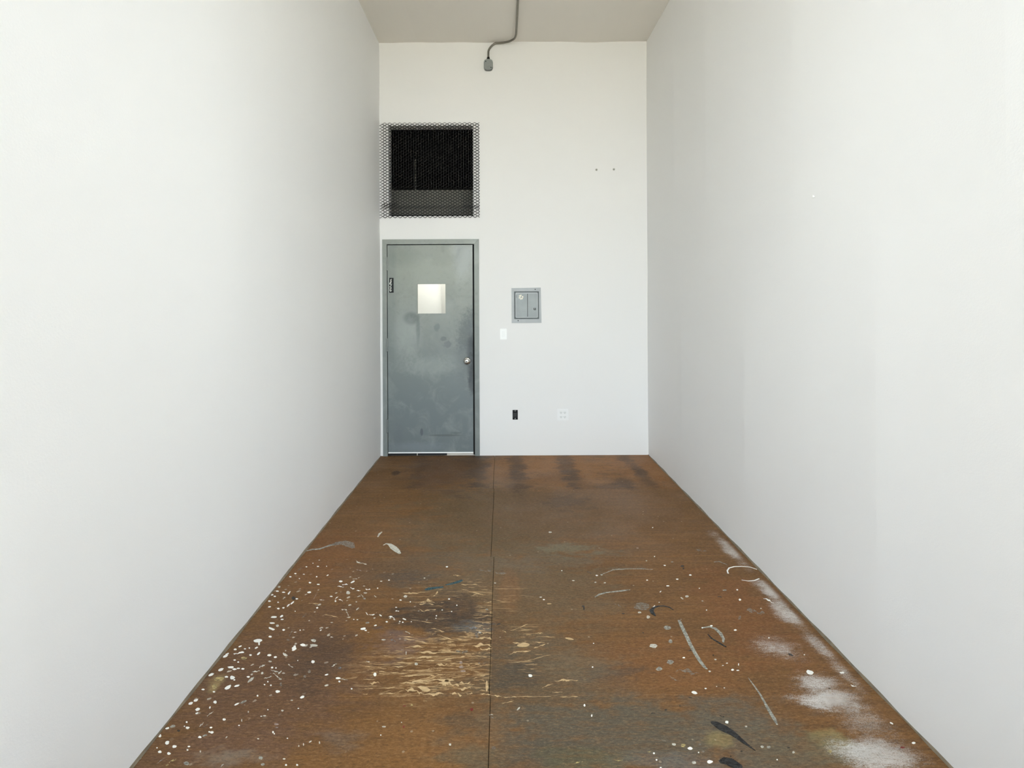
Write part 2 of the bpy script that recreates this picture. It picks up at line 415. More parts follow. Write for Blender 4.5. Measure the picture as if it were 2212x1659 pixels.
ceiling = bmesh.new()                      # hand-finished ceiling: edge by the back wall wanders a little
nx, ny = 24, 30
g = [[ceiling.verts.new((LX-.1+(RX-LX+.2)*i/nx, YF-.15+(D+.12-YF+.15)*j/ny,
      ZC + .006*math.sin(i*1.1)*math.cos(i*.37+j*.3) + .003*math.sin(j*.9+i*.5))) for j in range(ny+1)] for i in range(nx+1)]
for i in range(nx):
    for j in range(ny): ceiling.faces.new((g[i][j], g[i][j+1], g[i+1][j+1], g[i+1][j]))
ex = bmesh.ops.extrude_face_region(ceiling, geom=list(ceiling.faces))
bmesh.ops.translate(ceiling, vec=(0,0,.15), verts=[v for v in ex['geom'] if isinstance(v, bmesh.types.BMVert)])
struct('ceiling', ceiling, M_ceil)

def side_wall(name, X, sgn, rows_):
    # sgn = +1: the room lies on the +x side.  Gypsum boards sit on a backing and dish a little between their taped joints
    xb0, xb1 = sorted((X - sgn*.012, X - sgn*.15))
    w = struct(name, box_bm(xb0, xb1, YF-.15, D+WT, -.1, ZC+.1), M_wall)
    for z0, z1, seams in rows_:
        ys = [YF-.15] + seams + [D+.0]
        for ya, yb in zip(ys, ys[1:]):
            bm = bmesh.new(); N = 16; K = 6
            def off(s, t):
                a = abs(2*s-1); b = abs(2*t-1)
                return .0042*(a**3.0)*(1 - b**5) + .00010*(b**3)
            G = [[bm.verts.new((X + sgn*(off(i/N, k/K)-.0044), ya+(yb-ya)*i/N, z0+(z1-z0)*k/K)) for k in range(K+1)] for i in range(N+1)]
            B = [[bm.verts.new((X - sgn*.012, ya+(yb-ya)*i/N, z0+(z1-z0)*k/K)) for k in range(K+1)] for i in range(N+1)]
            for i in range(N):
                for k in range(K):
                    bm.faces.new((G[i][k], G[i+1][k], G[i+1][k+1], G[i][k+1])); bm.faces.new((B[i][k], B[i][k+1], B[i+1][k+1], B[i+1][k]))
            G = [[bm.verts.new(v.co) for v in r_] for r_ in G]      # rim with its own vertices keeps the edges crisp
            for i in range(N):
                bm.faces.new((G[i][0], B[i][0], B[i+1][0], G[i+1][0])); bm.faces.new((G[i][K], G[i+1][K], B[i+1][K], B[i][K]))
            for k in range(K):
                bm.faces.new((G[0][k], G[0][k+1], B[0][k+1], B[0][k])); bm.faces.new((G[N][k], B[N][k], B[N][k+1], G[N][k+1]))
            o = obj('drywall_panel', bm, M_wall, w)
            for p in o.data.polygons:
                if abs(p.normal.x) > .7: p.use_smooth = True
    return w
side_wall('wall_left', LX, 1, [(0, 1.14, [1.48, 3.92]), (1.14, 2.36, [.23, 2.67, 5.11]), (2.36, 3.58, [1.45, 3.9]), (3.58, ZC+.02, [.2, 2.65, 5.1])])
side_wall('wall_right', RX, -1, [(0, 1.89, [-.2, 1.02, 2.24, 3.46, 4.68]), (1.89, ZC+.02, [.44, 1.66, 2.88, 4.10, 4.85])])

# back wall with its openings
dx0, dz1 = bw(826, 517); dx1, _ = bw(1034, 517)
DX0, DX1, DZ1 = dx0 + .008, dx1 - .008, dz1 - .008
vx0, vz1 = bw(840, 272); vx1, vz0 = bw(1022, 466)
ox0, oz1 = bw(1107.2, 885.5); ox1, oz0 = bw(1118.6, 906.5)
struct('wall_back', wall_grid(LX-.012, RX+.012, -.1, ZC+.1, D, D+WT, [(DX0, DX1, -.1, DZ1), (vx0, vx1, vz0, vz1), (ox0, ox1, oz0, oz1)]), M_wallback)

# window wall behind the camera, with the pavement outside
struct('wall_front', wall_grid(LX-.15, RX+.15, -.1, ZC+.1, YF-.15, YF, [(WX0, WX1, WZ0, WZ1)]), M_wall)
win = struct('window_1', ring_xz([(WX0,WZ0),(WX1,WZ0),(WX1,WZ1),(WX0,WZ1)], [(WX0+.05,WZ0+.05),(WX1-.05,WZ0+.05),(WX1-.05,WZ1-.05),(WX0+.05,WZ1-.05)], YF-.11, YF-.05), M_alum)
xm = (WX0+WX1)/2
obj('mullion', box_bm(xm-.02, xm+.02, YF-.11, YF-.05, WZ0+.05, WZ1-.05), M_alum, win)
obj('transom', box_bm(WX0+.05, WX1-.05, YF-.11, YF-.05, 2.28, 2.32), M_alum, win)
def clear_glass(name):
    m = bpy.data.materials.new(name); m.use_nodes = True; t = m.node_tree
    t.nodes.remove(t.nodes['Principled BSDF'])
    tr = t.nodes.new('ShaderNodeBsdfTransparent'); tr.inputs[0].default_value = (.96, .97, .96, 1)
    gl = t.nodes.new('ShaderNodeBsdfGlossy'); gl.inputs['Roughness'].default_value = 0.02
    fr = t.nodes.new('ShaderNodeFresnel'); fr.inputs[0].default_value = 1.45
    mx = t.nodes.new('ShaderNodeMixShader')
    t.links.new(fr.outputs[0], mx.inputs[0]); t.links.new(tr.outputs[0], mx.inputs[1]); t.links.new(gl.outputs[0], mx.inputs[2])
    t.links.new(mx.outputs[0], t.nodes['Material Output'].inputs[0]); return m
M_glass = clear_glass('clear glass')
for a, b in ((WX0+.05, xm-.02), (xm+.02, WX1-.05)):
    for c, d in ((WZ0+.05, 2.28), (2.32, WZ1-.05)):
        obj('pane', box_bm(a, b, YF-.083, YF-.077, c, d), M_glass, win)
struct('pavement', box_bm(-40, 40, -60, YF-.151, -.35, -.12), M_pave)

# hall beyond the door and the dark space above its ceiling
HY = 7.35
struct('floor_hall', box_bm(-3.2, 1.6, D+WT+.001, HY, -.1, -.001), M_concrete)
struct('floor_threshold', box_bm(DX0+.002, DX1-.002, D+.016, D+WT, -.018, -.001), M_concrete)
struct('ceiling_hall', box_bm(-3.2, 1.6, D+WT, HY, 2.40, 2.46), M_concrete)
M_hall = wall_paint('hall wall paint', (240, 239, 233), .05)
struct('wall_hall_far', box_bm(-3.2, 1.6, HY, HY+.1, -.1, 2.46), M_hall)
px_ = bw(953.5, 650)[0] * (HY-.10) / D
struct('wall_hall_pier', box_bm(px_, px_+.5, HY-.10, HY, -.1, 2.40), wall_paint('shaded pier paint', (206, 205, 198), .05))  # pier greyer than the hall walls, its shading put into the colour
struct('wall_hall_near', box_bm(-3.2, LX-.150, D+.02, D+WT, -.1, 2.46), M_hall)
struct('wall_hall_corner', box_bm(RX+.150, 1.70, D+.02, D+WT, -.1, 2.46), M_hall)
struct('wall_hall_left', box_bm(-3.3, -3.2, D+WT, HY, -.1, 2.46), M_hall)
struct('wall_hall_right', box_bm(1.6, 1.7, D+WT, HY, -.1, 2.46), M_hall)
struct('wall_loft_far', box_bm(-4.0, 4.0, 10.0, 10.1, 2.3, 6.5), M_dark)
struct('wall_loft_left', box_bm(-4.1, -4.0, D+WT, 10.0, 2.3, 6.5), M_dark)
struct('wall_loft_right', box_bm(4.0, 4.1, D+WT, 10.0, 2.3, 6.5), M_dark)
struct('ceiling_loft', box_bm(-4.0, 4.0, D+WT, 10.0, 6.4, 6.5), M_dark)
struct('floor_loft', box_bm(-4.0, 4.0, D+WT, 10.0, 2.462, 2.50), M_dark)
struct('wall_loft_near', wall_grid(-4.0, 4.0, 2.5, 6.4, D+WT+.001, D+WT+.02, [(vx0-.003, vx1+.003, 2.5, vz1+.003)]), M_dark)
by = 6.6
bz1 = H + (657-410)/F*by
beam = thing('ceiling_beam', 'grey painted beam in the dark space behind the wire mesh', 'beam', (-1, by, 2.5))
obj('beam_face', box_bm(-2.4, .6, by, by+.12, 2.501, bz1), M_beam, beam)
wq = bw(897, 385)[0] * 8.5 / D
rod = bmesh.new(); tube(rod, [(wq, 8.5, 2.5), (wq, 8.5, 3.75)], .012, 8)
tag(obj('hanger_rod', rod, M_beam), 'thin upright rod barely visible in the dark behind the wire mesh', 'rod')
lamp = thing('ceiling_light', 'bright ceiling light in the hall behind the grey door', 'light', (-.75, 6.75, 2.40))
obj('housing', bev_box(-1.08, -.42, 6.66, 6.84, 2.36, 2.40, .006), M_white, lamp)
obj('diffuser', bev_box(-1.05, -.45, 6.68, 6.82, 2.33, 2.36, .01), emit('lamp glow', (1, .98, .95), 18.0), lamp)

# grey bead of dirty caulk along both side walls
for nm, X, s in (('trim_1', LX, 1), ('trim_2', RX, -1)):
    bm = bmesh.new(); N = 70; rr = []
    for i in range(N+1):
        y = YF + (D - YF)*i/N; w = .005 + .002*math.sin(i*1.7) + .0015*math.sin(i*.61)
        rr.append([bm.verts.new(p) for p in ((X - s*.004, y, .0005), (X + s*w, y, .0008), (X + s*w*.4, y, w*.8), (X - s*.004, y, w*1.2))])
    for a, b in zip(rr, rr[1:]):
        for k in range(4): bm.faces.new((a[k], a[(k+1)%4], b[(k+1)%4], b[k]))
    bm.faces.new(rr[0]); bm.faces.new(rr[-1])
    struct(nm, bm, M_bead)

# ------------------------------------------------------------------ steel door
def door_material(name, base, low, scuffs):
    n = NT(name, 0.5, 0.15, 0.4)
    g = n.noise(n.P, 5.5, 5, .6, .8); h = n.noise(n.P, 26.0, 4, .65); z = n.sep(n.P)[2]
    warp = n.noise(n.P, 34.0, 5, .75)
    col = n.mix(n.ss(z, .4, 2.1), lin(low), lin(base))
    col = n.mix(n.m('MULTIPLY', n.ss(g, .45, .72), .26), col, lin((166, 171, 164)))
    col = n.mix(n.m('MULTIPLY', n.ss(h, .5, .75), .3), col, lin((108, 114, 112)))
    if scuffs:
        def sc(px, py, rx, ry, rgb, k, soft=.5, amp=.8):
            nonlocal col
            x, zz = bw(px, py)
            col = n.mix(n.m('MULTIPLY', n.blob((x, 0, zz), (rx/210, 0, ry/210), soft, warp, amp), k), col, lin(rgb))
        sc(1021, 772, 12, 52, (52, 56, 56), .9, .4, .8)
        sc(1014, 725, 22, 42, (84, 90, 90), .6, .6, 2.2)
        sc(1020, 690, 14, 26, (96, 102, 102), .5, .6, 2.0)
        sc(1000, 780, 16, 40, (96, 102, 104), .4, .6, 2.0)
        sc(1020, 825, 8, 26, (70, 74, 76), .7, .4, 1.0)
        sc(888, 688, 16, 13, (78, 84, 84), .75, .4, .4)
        sc(887, 691, 8, 6, (104, 108, 108), .6, .4, .4)
        sc(903, 712, 4, 30, (92, 98, 98), .7, .5, .6)
        sc(944, 706, 6, 8, (104, 110, 110), .7, .3, 2.2)
        sc(958, 732, 6, 5, (100, 104, 106), .7, .3, 2.2)
        sc(967, 744, 8, 7, (102, 105, 108), .7, .3, 2.6)
        sc(878, 720, 26, 46, (166, 172, 166), .35, .7, 1.2)
        sc(930, 580, 80, 36, (146, 150, 138), .5, .7, 1.6)
        sc(870, 555, 40, 20, (122, 128, 120), .5, .7, 1.2)
        sc(1000, 560, 20, 40, (162, 166, 166), .4, .6, 1.4)
        sc(930, 790, 60, 18, (156, 162, 156), .35, .7, 2.0)
        sc(911, 933, 3, 8, (84, 90, 94), .85, .3, .3)
        sc(962, 940, 32, 2.2, (92, 98, 96), .85, .5, .8)
        sc(985, 935, 12, 2, (92, 98, 96), .6, .5, .8)
        sc(900, 965, 60, 10, (126, 134, 138), .5, .7, 1.6)
        sc(860, 940, 10, 22, (98, 104, 108), .4, .6, 1.2)
        sc(846, 640, 9, 300, (112, 118, 116), .3, .6, .6)
    n.bump(h, .08, .001)
    n.put(n.b.inputs['Roughness'], n.ss(g, .3, .7, .42, .6))
    return n.done(col)
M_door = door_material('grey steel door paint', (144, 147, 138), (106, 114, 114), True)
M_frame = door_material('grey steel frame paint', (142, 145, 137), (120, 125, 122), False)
lx0, lz1 = bw(837.2, 530); lx1, lz0 = bw(1022.6, 976.5)
wx0, wz1 = bw(901, 613.5); wx1, wz0 = bw(963, 677.5)
YD = D - .006                               # face of the door leaf, nearly flush with the frame
door = bpy.data.objects.new('door_1', None); C.objects.link(door); door.location = ((lx0+lx1)/2, D, 0); door['kind'] = 'structure'
leaf = obj('door_leaf', wall_grid(lx0, lx1, lz0, lz1, YD, YD+.044, [(wx0, wx1, wz0, wz1)]), M_door, door)
obj('window_stop', ring_xz([(wx0-.004,wz0-.004),(wx1+.004,wz0-.004),(wx1+.004,wz1+.004),(wx0-.004,wz1+.004)], [(wx0+.002,wz0+.002),(wx1-.002,wz0+.002),(wx1-.002,wz1-.002),(wx0+.002,wz1-.002)], YD-.002, YD+.010), M_frame, leaf)
obj('glass_pane', box_bm(wx0, wx1, YD+.018, YD+.024, wz0, wz1), M_glass, leaf)
# mitred frame, each side a bar with a return into the wall
fo0, fz = bw(826, 517.5); fo1, _ = bw(1034.4, 516.5); fi0, fiz = bw(835.8, 528.2); fi1, _ = bw(1024.2, 528)
YJ = D - .012
obj('frame_jamb', prism_xz([(fo0,0),(fi0,0),(fi0,fiz),(fo0,fz)], YJ, D+WT+.01), M_frame, door)
obj('frame_jamb', prism_xz([(fo1,0),(fi1,0),(fi1,fiz),(fo1,fz)], YJ, D+WT+.01), M_frame, door)
obj('frame_head', prism_xz([(fo0+.0012,fz),(fo1-.0012,fz),(fi1-.0008,fiz+.0005),(fi0+.0008,fiz+.0005)], YJ, D+WT+.01), M_frame, door)
obj('door_stop', prism_xz([(fi0,0),(fi0+.018,0),(fi0+.018,fiz-.018),(fi1-.018,fiz-.018),(fi1-.018,0),(fi1,0),(fi1,fiz),(fi0,fiz)], D+.042, D+.075), M_dark, door)
for py in (570, 745, 920):
    hx, hz = bw(836.3, py)
    bm = bmesh.new(); hh = .066
    lathe(bm, [(.0045,-hh-.006),(.0065,-hh-.003),(.0075,-hh),(.0075,-hh*.34),(.0068,-hh*.33),(.0075,-hh*.32),(.0075,hh*.32),(.0068,hh*.33),(.0075,hh*.34),(.0075,hh),(.0065,hh+.003),(.0045,hh+.006)], (hx, YD-.010, hz), (0,0,1), 14)
    add_box(bm, hx-.012, hx+.012, YD-.0055, YD+.02, hz-hh, hz+hh)
    obj('hinge', bm, M_frame, door)
# round knob with its rose and key cylinder
kx, kz = bw(1009, 779.5)
bm = bmesh.new(); lathe(bm, [(.038,0),(.038,.004),(.034,.010),(.022,.013)], (kx, YD, kz), (0,-1,0), 28)
obj('knob_rose', bm, M_chrome, door, True)
bm = bmesh.new(); lathe(bm, [(.014,.010),(.014,.030),(.022,.036),(.028,.046),(.028,.054),(.024,.062),(.014,.064)], (kx, YD, kz), (0,-1,0), 28)
kn = obj('knob', bm, M_chrome, door, True)
bm = bmesh.new(); lathe(bm, [(.010,.0635),(.010,.0665),(.006,.067)], (kx, YD, kz), (0,-1,0), 18)
obj('key_cylinder', bm, M_castgrey, kn)
# strip and broken rubber sweep under the door
obj('sweep_strip', box_bm(lx0, lx1, YD-.003, YD-.0005, lz0-.008, lz0+.004), M_white, door)  # aluminium strip in white, its lit brightness put into the colour
for a, b, c in ((837, 900.5, 983.5), (902.5, 965.5, 983)):
    xa, _ = bw(a, 980); xb, zb = bw(b, c)
    obj('sweep_rubber', box_bm(xa, xb, YD-.002, YD+.012, max(zb, .003), lz0-.007), M_black, door)
# black sticker with worn white lettering
sx0, sz1 = bw(841, 600.3); sx1, sz0 = bw(850.6, 632.3)
st = obj('sticker', box_bm(sx0, sx1, YD-.0012, YD-.0002, sz0, sz1), M_black, door)
def ink(pts, w, name, mat, parent, y):      # pts in zoomed px of the sticker (33.2x, origin 830,590)
    bm = bmesh.new(); prev = None
    P2 = [Vector(bw(830 + x/33.2, 590 + y_/33.2)) for x, y_ in pts]; ww = w/33.2/210/2
    for i, p in enumerate(P2):
        d = (P2[min(i+1, len(P2)-1)] - P2[max(i-1, 0)]).normalized(); nrm = Vector((-d.y, d.x))*ww
        cur = [bm.verts.new((q.x, yy, q.y)) for yy in (y, y+.0004) for q in (p+nrm, p-nrm)]
        if prev:
            for a, b in ((0,1),(1,3),(3,2),(2,0)): bm.faces.new((prev[a], prev[b], cur[b], cur[a]))
        else: bm.faces.new(cur[:2] + cur[:1:-1])
        prev = cur
    bm.faces.new(prev[:2] + prev[:1:-1])
    return obj(name, bm, mat, parent)
M_ink = plain('worn white print', (206, 206, 198), .6)
for pts, w in (([(545,440),(470,490),(440,500)],60), ([(470,500),(500,570),(470,640),(420,740),(410,800)],70), ([(520,540),(510,700)],40), ([(410,800),(480,790),(560,800)],60), ([(450,910),(500,900),(540,905)],55), ([(400,960),(450,1000),(520,1030),(470,1110),(420,1220),(460,1310),(500,1270),(550,1240)],55), ([(520,1150),(560,1140)],36), ([(340,1085),(400,1075)],20)):
    ink(pts, w, 'lettering', M_ink, st, YD-.0018)
# little blank white shim of the wall left of the frame is the wall itself

# ------------------------------------------------------------------ expanded metal grille
gx0, gz1 = bw(820.5, 265.5); gx1, gz0 = bw(1037, 470)
gr = thing('expanded_metal_grille', 'dark expanded metal mesh screen over the square opening above the door', 'grille', ((gx0+gx1)/2, D-.006, gz0))
bm = bmesh.new()
ncol, nrow = 20, 32
cw, ch = (gx1-gx0)/ncol, (gz1-gz0)/nrow
def strand(bm, a, b, w=.0038, t=.0016, y=None):
    y = D-.007 if y is None else y
    a, b = Vector(a), Vector(b); d = (b-a).normalized(); nn = Vector((-d.y, d.x))*w/2
    v = [bm.verts.new((p.x, yy, p.y)) for yy in (y, y+t) for p in (a+nn, a-nn, b-nn, b+nn)]
    for f in ((0,1,2,3),(7,6,5,4),(0,4,5,1),(1,5,6,2),(2,6,7,3),(3,7,4,0)): bm.faces.new([v[i] for i in f])
def cell(i, k, ox=0, oz=0, y=None, bm=bm):   # wavy strand pair: knuckles at the ends, slopes between
    x = gx0 + i*cw + ox; z = gz0 + k*ch + oz
    for s in (1, -1):
        zz = z + (ch/2 if s < 0 else 0)
        xx = x + (cw/2 if s < 0 else 0)
        p = [(xx, zz), (xx+cw*.11, zz), (xx+cw*.43, zz+ch*.46), (xx+cw*.57, zz+ch*.46), (xx+cw*.89, zz), (xx+cw, zz)]
        q = [(xx, zz+0), (xx+cw*.11, zz), (xx+cw*.43, zz-ch*.46), (xx+cw*.57, zz-ch*.46), (xx+cw*.89, zz), (xx+cw, zz)]
        for L in (p, q):
            for a, b in zip(L[1:], L[2:-1]):
                if gx0-.001 <= min(a[0], b[0]) and max(a[0], b[0]) <= gx1+.001 and min(a[1], b[1]) >= gz0-.001 and max(a[1], b[1]) <= gz1+.001:
                    strand(bm, a, b, .0036, .0016, y)
        for xk in (xx, ):
            if gx0 <= xk <= gx1-.01: strand(bm, (xk-cw*.12, zz), (xk+cw*.12, zz), .0058, .0016, y)
for i in range(ncol):
    for k in range(nrow): cell(i, k)
obj('mesh_sheet', bm, M_mesh, gr)
bm2 = bmesh.new()                           # doubled strip where a second sheet overlaps
kz0 = int((bw(930, 446)[1]-gz0)/ch)
for i in range(ncol): cell(i, kz0, cw*.25, ch*.25, D-.0095, bm2); cell(i, kz0, cw*.5, ch*.5, D-.0115, bm2); cell(i, kz0+1, cw*.25, ch*.1, D-.0095, bm2) if i < 3 else None
obj('overlap_strip', bm2, M_mesh, gr)

# ------------------------------------------------------------------ breaker panel
M_panel = plain('panel grey enamel', (170, 173, 172), .5, .0, .05, 9)
M_panel2 = plain('panel door enamel', (148, 154, 152), .45, .0, .06, 9)
a0, a3 = bw(1105, 621.5); a1, a2 = bw(1169.6, 697.5)
pan = thing('breaker_panel', 'flush grey metal breaker panel with split door on the back wall', 'electrical panel', ((a0+a1)/2, D, a2))
i0, i3 = bw(1110.5, 629.5); i1, i2 = bw(1164.5, 689)
obj('trim_plate', ring_xz([(a0,a2),(a1,a2+.0005),(a1-.006,a3),(a0,a3-.004)], [(i0,i2),(i1,i2),(i1,i3),(i0,i3)], D-.006, D-.0005), M_panel, pan)
obj('backing', box_bm(i0, i1, D-.002, D-.0005, i2, i3), plain('panel recess', (92, 97, 96), .6), pan)
j0, j3 = bw(1113.3, 632); j1, j2 = bw(1161.8, 686.3)
bm = prism_xz(rrect(j0, j1, j2, j3, .010), D-.012, D-.002)
obj('door_rim', bm, M_panel, pan)
k0, k3 = bw(1115, 634); k1, k2 = bw(1160.3, 684.6); km, _ = bw(1139.6, 660)
lf = obj('door_half', prism_xz(rrect(k0, km-.0024, k2, k3, .007), D-.0135, D-.0115), M_panel2, pan)
rf = obj('door_half', prism_xz(rrect(km+.0024, k1, k2, k3, .007), D-.0135, D-.0115), M_panel2, pan)
obj('door_groove', box_bm(km-.0024, km+.0024, D-.0126, D-.0118, k2+.002, k3-.002), M_mesh, pan)
q = bw(1115.4, 640.5); obj('hinge_pin', bev_box(q[0]-.003, q[0]+.004, D-.0165, D-.0130, q[1]-.014, q[1]+.014, .001), M_castgrey, lf)
q = bw(1155.2, 667.3)
for dx in (-.008, .006):
    obj('latch', bev_box(q[0]+dx-.0035, q[0]+dx+.0035, D-.0175, D-.0130, q[1]-.011, q[1]+.011, .001), M_mesh, rf)
obj('latch_bar', box_bm(q[0]-.009, q[0]+.008, D-.0160, D-.0130, q[1]-.012, q[1]-.008), M_mesh, rf)
M_paper = plain('torn paper sticker', (226, 222, 204), .8, 0, .06, 120)
sx, sz = bw(1125, 642)
for dx, dz, r, s in ((-.010,.012,.010,5),(-.016,-.006,.009,7),(.002,.018,.008,9),(.000,-.016,.010,3),(.018,.004,.009,2),(.014,-.014,.009,8),(-.004,.003,.006,4)):
    rs = random.Random(s)
    pts = [(sx+dx+r*(.7+.5*rs.random())*math.cos(t*2*math.pi/9), sz+dz+r*(.7+.5*rs.random())*math.sin(t*2*math.pi/9)) for t in range(9)]
    obj('sticker_scrap', prism_xz(pts, D-.0141-.0001*s, D-.0134), M_paper, lf)
for px, py in ((1156, 625.3), (1119.3, 692.6)):
    q = bw(px, py); bm = bmesh.new(); lathe(bm, [(.0052,0),(.0052,.002),(.003,.0035)], (q[0], D-.0058, q[1]), (0,-1,0), 12)
    obj('screw', bm, M_mesh, pan)

# ------------------------------------------------------------------ switch, outlet, open box
a0, a3 = bw(1080.2, 710); a1, a2 = bw(1094.8, 733.3)
sw = thing('light_switch', 'small white light switch plate right of the grey door', 'light switch', ((a0+a1)/2, D, a2))
obj('cover_plate', bev_box(a0, a1, D-.007, D-.0003, a2, a3, .0028), M_white, sw)
b0, b3 = bw(1083.4, 714.5); b1, b2 = bw(1091.4, 728.6)
M_rock = plain('switch rocker plastic', (238, 238, 235), .4, 0, .01)
obj('rocker_frame', ring_xz([(b0,b2),(b1,b2),(b1,b3),(b0,b3)], [(b0+.0025,b2+.0025),(b1-.0025,b2+.0025),(b1-.0025,b3-.0025),(b0+.0025,b3-.0025)], D-.0085, D-.0065), M_white, sw)
bm = bmesh.new(); zc = (b2+b3)/2                 # rocker, tipped
vv = [bm.verts.new(p) for p in ((b0+.003,D-.0062,b2+.003),(b1-.003,D-.0062,b2+.003),(b1-.003,D-.0062,b3-.003),(b0+.003,D-.0062,b3-.003),(b0+.003,D-.0070,b2+.003),(b1-.003,D-.0070,b2+.003),(b1-.003,D-.0125,b3-.003),(b0+.003,D-.0125,b3-.003))]
for f in ((0,3,2,1),(4,5,6,7),(0,1,5,4),(1,2,6,5),(2,3,7,6),(3,0,4,7)): bm.faces.new([vv[i] for i in f])
obj('rocker', bm, M_rock, sw)
for py in (711.8, 731.4):
    q = bw(1087.4, py); bm = bmesh.new(); lathe(bm, [(.003,0),(.003,.001),(.0015,.0018)], (q[0], D-.007, q[1]), (0,-1,0), 10); obj('screw', bm, M_rock, sw)

a0, a3 = bw(1203.6, 883); a1, a2 = bw(1228, 908)
ou = thing('wall_outlet', 'square white double outlet plate low on the back wall', 'outlet', ((a0+a1)/2, D, a2))
obj('cover_plate', bev_box(a0, a1, D-.006, D-.0003, a2, a3, .0026), plain('outlet plate plastic', (230, 229, 226), .4, 0, .01), ou)
M_slot = plain('outlet slots', (150, 150, 145), .6)
M_recep = plain('receptacle plastic', (224, 224, 220), .4, 0, .01)
for px in (1211.8, 1219.8):
    for py in (891, 900.5):
        q = bw(px, py)
        r_ = obj('receptacle', prism_xz(rrect(q[0]-.0165, q[0]+.0165, q[1]-.0135, q[1]+.0135, .010), D-.0078, D-.0055), M_recep, ou)
        for dx in (-.006, .006):
            obj('slot', box_bm(q[0]+dx-.0016, q[0]+dx+.0016, D-.0083, D-.0076, q[1]-.001, q[1]+.008), M_slot, r_)
        bm = bmesh.new(); lathe(bm, [(.0032,0),(.0032,.0006)], (q[0], D-.0077, q[1]-.008), (0,-1,0), 10); obj('ground_hole', bm, M_slot, r_)

ob = thing('open_outlet_box', 'open black outlet box without a cover, low right of the door', 'outlet box', ((ox0+ox1)/2, D, oz0))
M_boxblk = plain('black box plastic', (18, 18, 17), .5)
g_ = .0006
obj('box_shell', ring_xz([(ox0+g_,oz0+g_),(ox1-g_,oz0+g_),(ox1-g_,oz1-g_),(ox0+g_,oz1-g_)], [(ox0+.004,oz0+.004),(ox1-.004,oz0+.004),(ox1-.004,oz1-.004),(ox0+.004,oz1-.004)], D-.002, D+.07), M_boxblk, ob)
obj('box_back', box_bm(ox0+.001, ox1-.001, D+.068, D+.071, oz0+.001, oz1-.001), M_boxblk, ob)
xm_ = (ox0+ox1)/2
for zc in (oz1-.010, oz0+.010):
    obj('screw_ear', bev_box(xm_-.007, xm_+.007, D-.001, D+.010, zc-.006, zc+.006, .0015), M_castgrey, ob)
obj('wire_device', bev_box(ox0+.010, ox1-.010, D+.010, D+.05, oz0+.028, oz1-.028, .004), M_boxblk, ob)

# ------------------------------------------------------------------ conduit and junction box
jx, jz = bw(1055, 142.3)
jb = thing('junction_box', 'small grey rounded junction box high on the back wall', 'junction box', (jx, D, jz-.055))
w2, h2, r2 = 9.6/210, 11.8/210, .030
prof = rrect(jx-w2, jx+w2, jz-h2, jz+h2, r2, 2)
obj('box_body', prism_xz(prof, D-.034, D-.0003), M_castgrey, jb)
obj('cover', prism_xz(rrect(jx-w2+.002, jx+w2-.002, jz-h2+.002, jz+h2-.002, r2-.002, 2), D-.038, D-.0341), plain('grey cover', (136,139,136), .5, .25, .05, 50), jb)
for px, py in ((1060.8, 149), (1049.5, 136)):
    q = bw(px, py); bm = bmesh.new(); lathe(bm, [(.005,0),(.005,.002),(.003,.003)], (q[0], D-.0378, q[1]), (0,-1,0), 10); obj('screw', bm, M_mesh, jb)
# pipe: down from the corner, across under the ceiling, then along the ceiling towards the viewer
R = .0105
def ceil_pt(px, py, z):
    u, v = unroll(px, py); y = F*(z - H)/(-v); return Vector((u*y/F, y, z))
zt = ZC - R - .012
ctrl = []
for px, py in ((1055, 131.5), (1055, 118), (1055.5, 112)): x, z = bw(px, py); ctrl.append(Vector((x, D-.022, z)))
for px, py, yy in ((1058,104.5,.022),(1063,98.5,.023),(1070,93.5,.025),(1078,91,.03),(1088,90,.04),(1099,88.6,.06)):
    u, v = unroll(px, py); y = D-yy; ctrl.append(Vector((u*y/F, y, H - v*y/F)))
for px, py in ((1106,86.6),(1111.5,83),(1114.5,76),(1115.5,66)): ctrl.append(ceil_pt(px, py, zt))
u, v = unroll(1118.5, 0); pe = ceil_pt(1118.8, 0, zt); ctrl.append(pe)
ctrl.append(pe + (pe - ctrl[-2])*2.0)
path = []
for i in range(len(ctrl)-1):                # Catmull-Rom
    p0, p1, p2, p3 = ctrl[max(i-1,0)], ctrl[i], ctrl[i+1], ctrl[min(i+2, len(ctrl)-1)]
    for s in range(6):
        t = s/6
        path.append(.5*((2*p1)+(p2-p0)*t+(2*p0-5*p1+4*p2-p3)*t*t+(3*p1-p0-3*p2+p3)*t**3))
path.append(ctrl[-1])
for p in path: p.z = min(p.z, zt); p.y = min(p.y, D-.0225)
cd = thing('conduit', 'bent bare steel conduit running along the ceiling down to the junction box', 'conduit', (jx, D, jz+.06))
bm = bmesh.new(); tube(bm, path, R, 12); obj('pipe', bm, M_steel, cd, True)
bm = bmesh.new(); cz = jz + h2
lathe(bm, [(.0165,.0005),(.0165,.010),(.0135,.012),(.0135,.022)], (jx, D-.0225, cz), (0,0,1), 14); obj('connector', bm, M_mesh, cd)
sy = path[-1].y*.5 + path[-8].y*.5
sx_ = path[-1].x*.5 + path[-8].x*.5

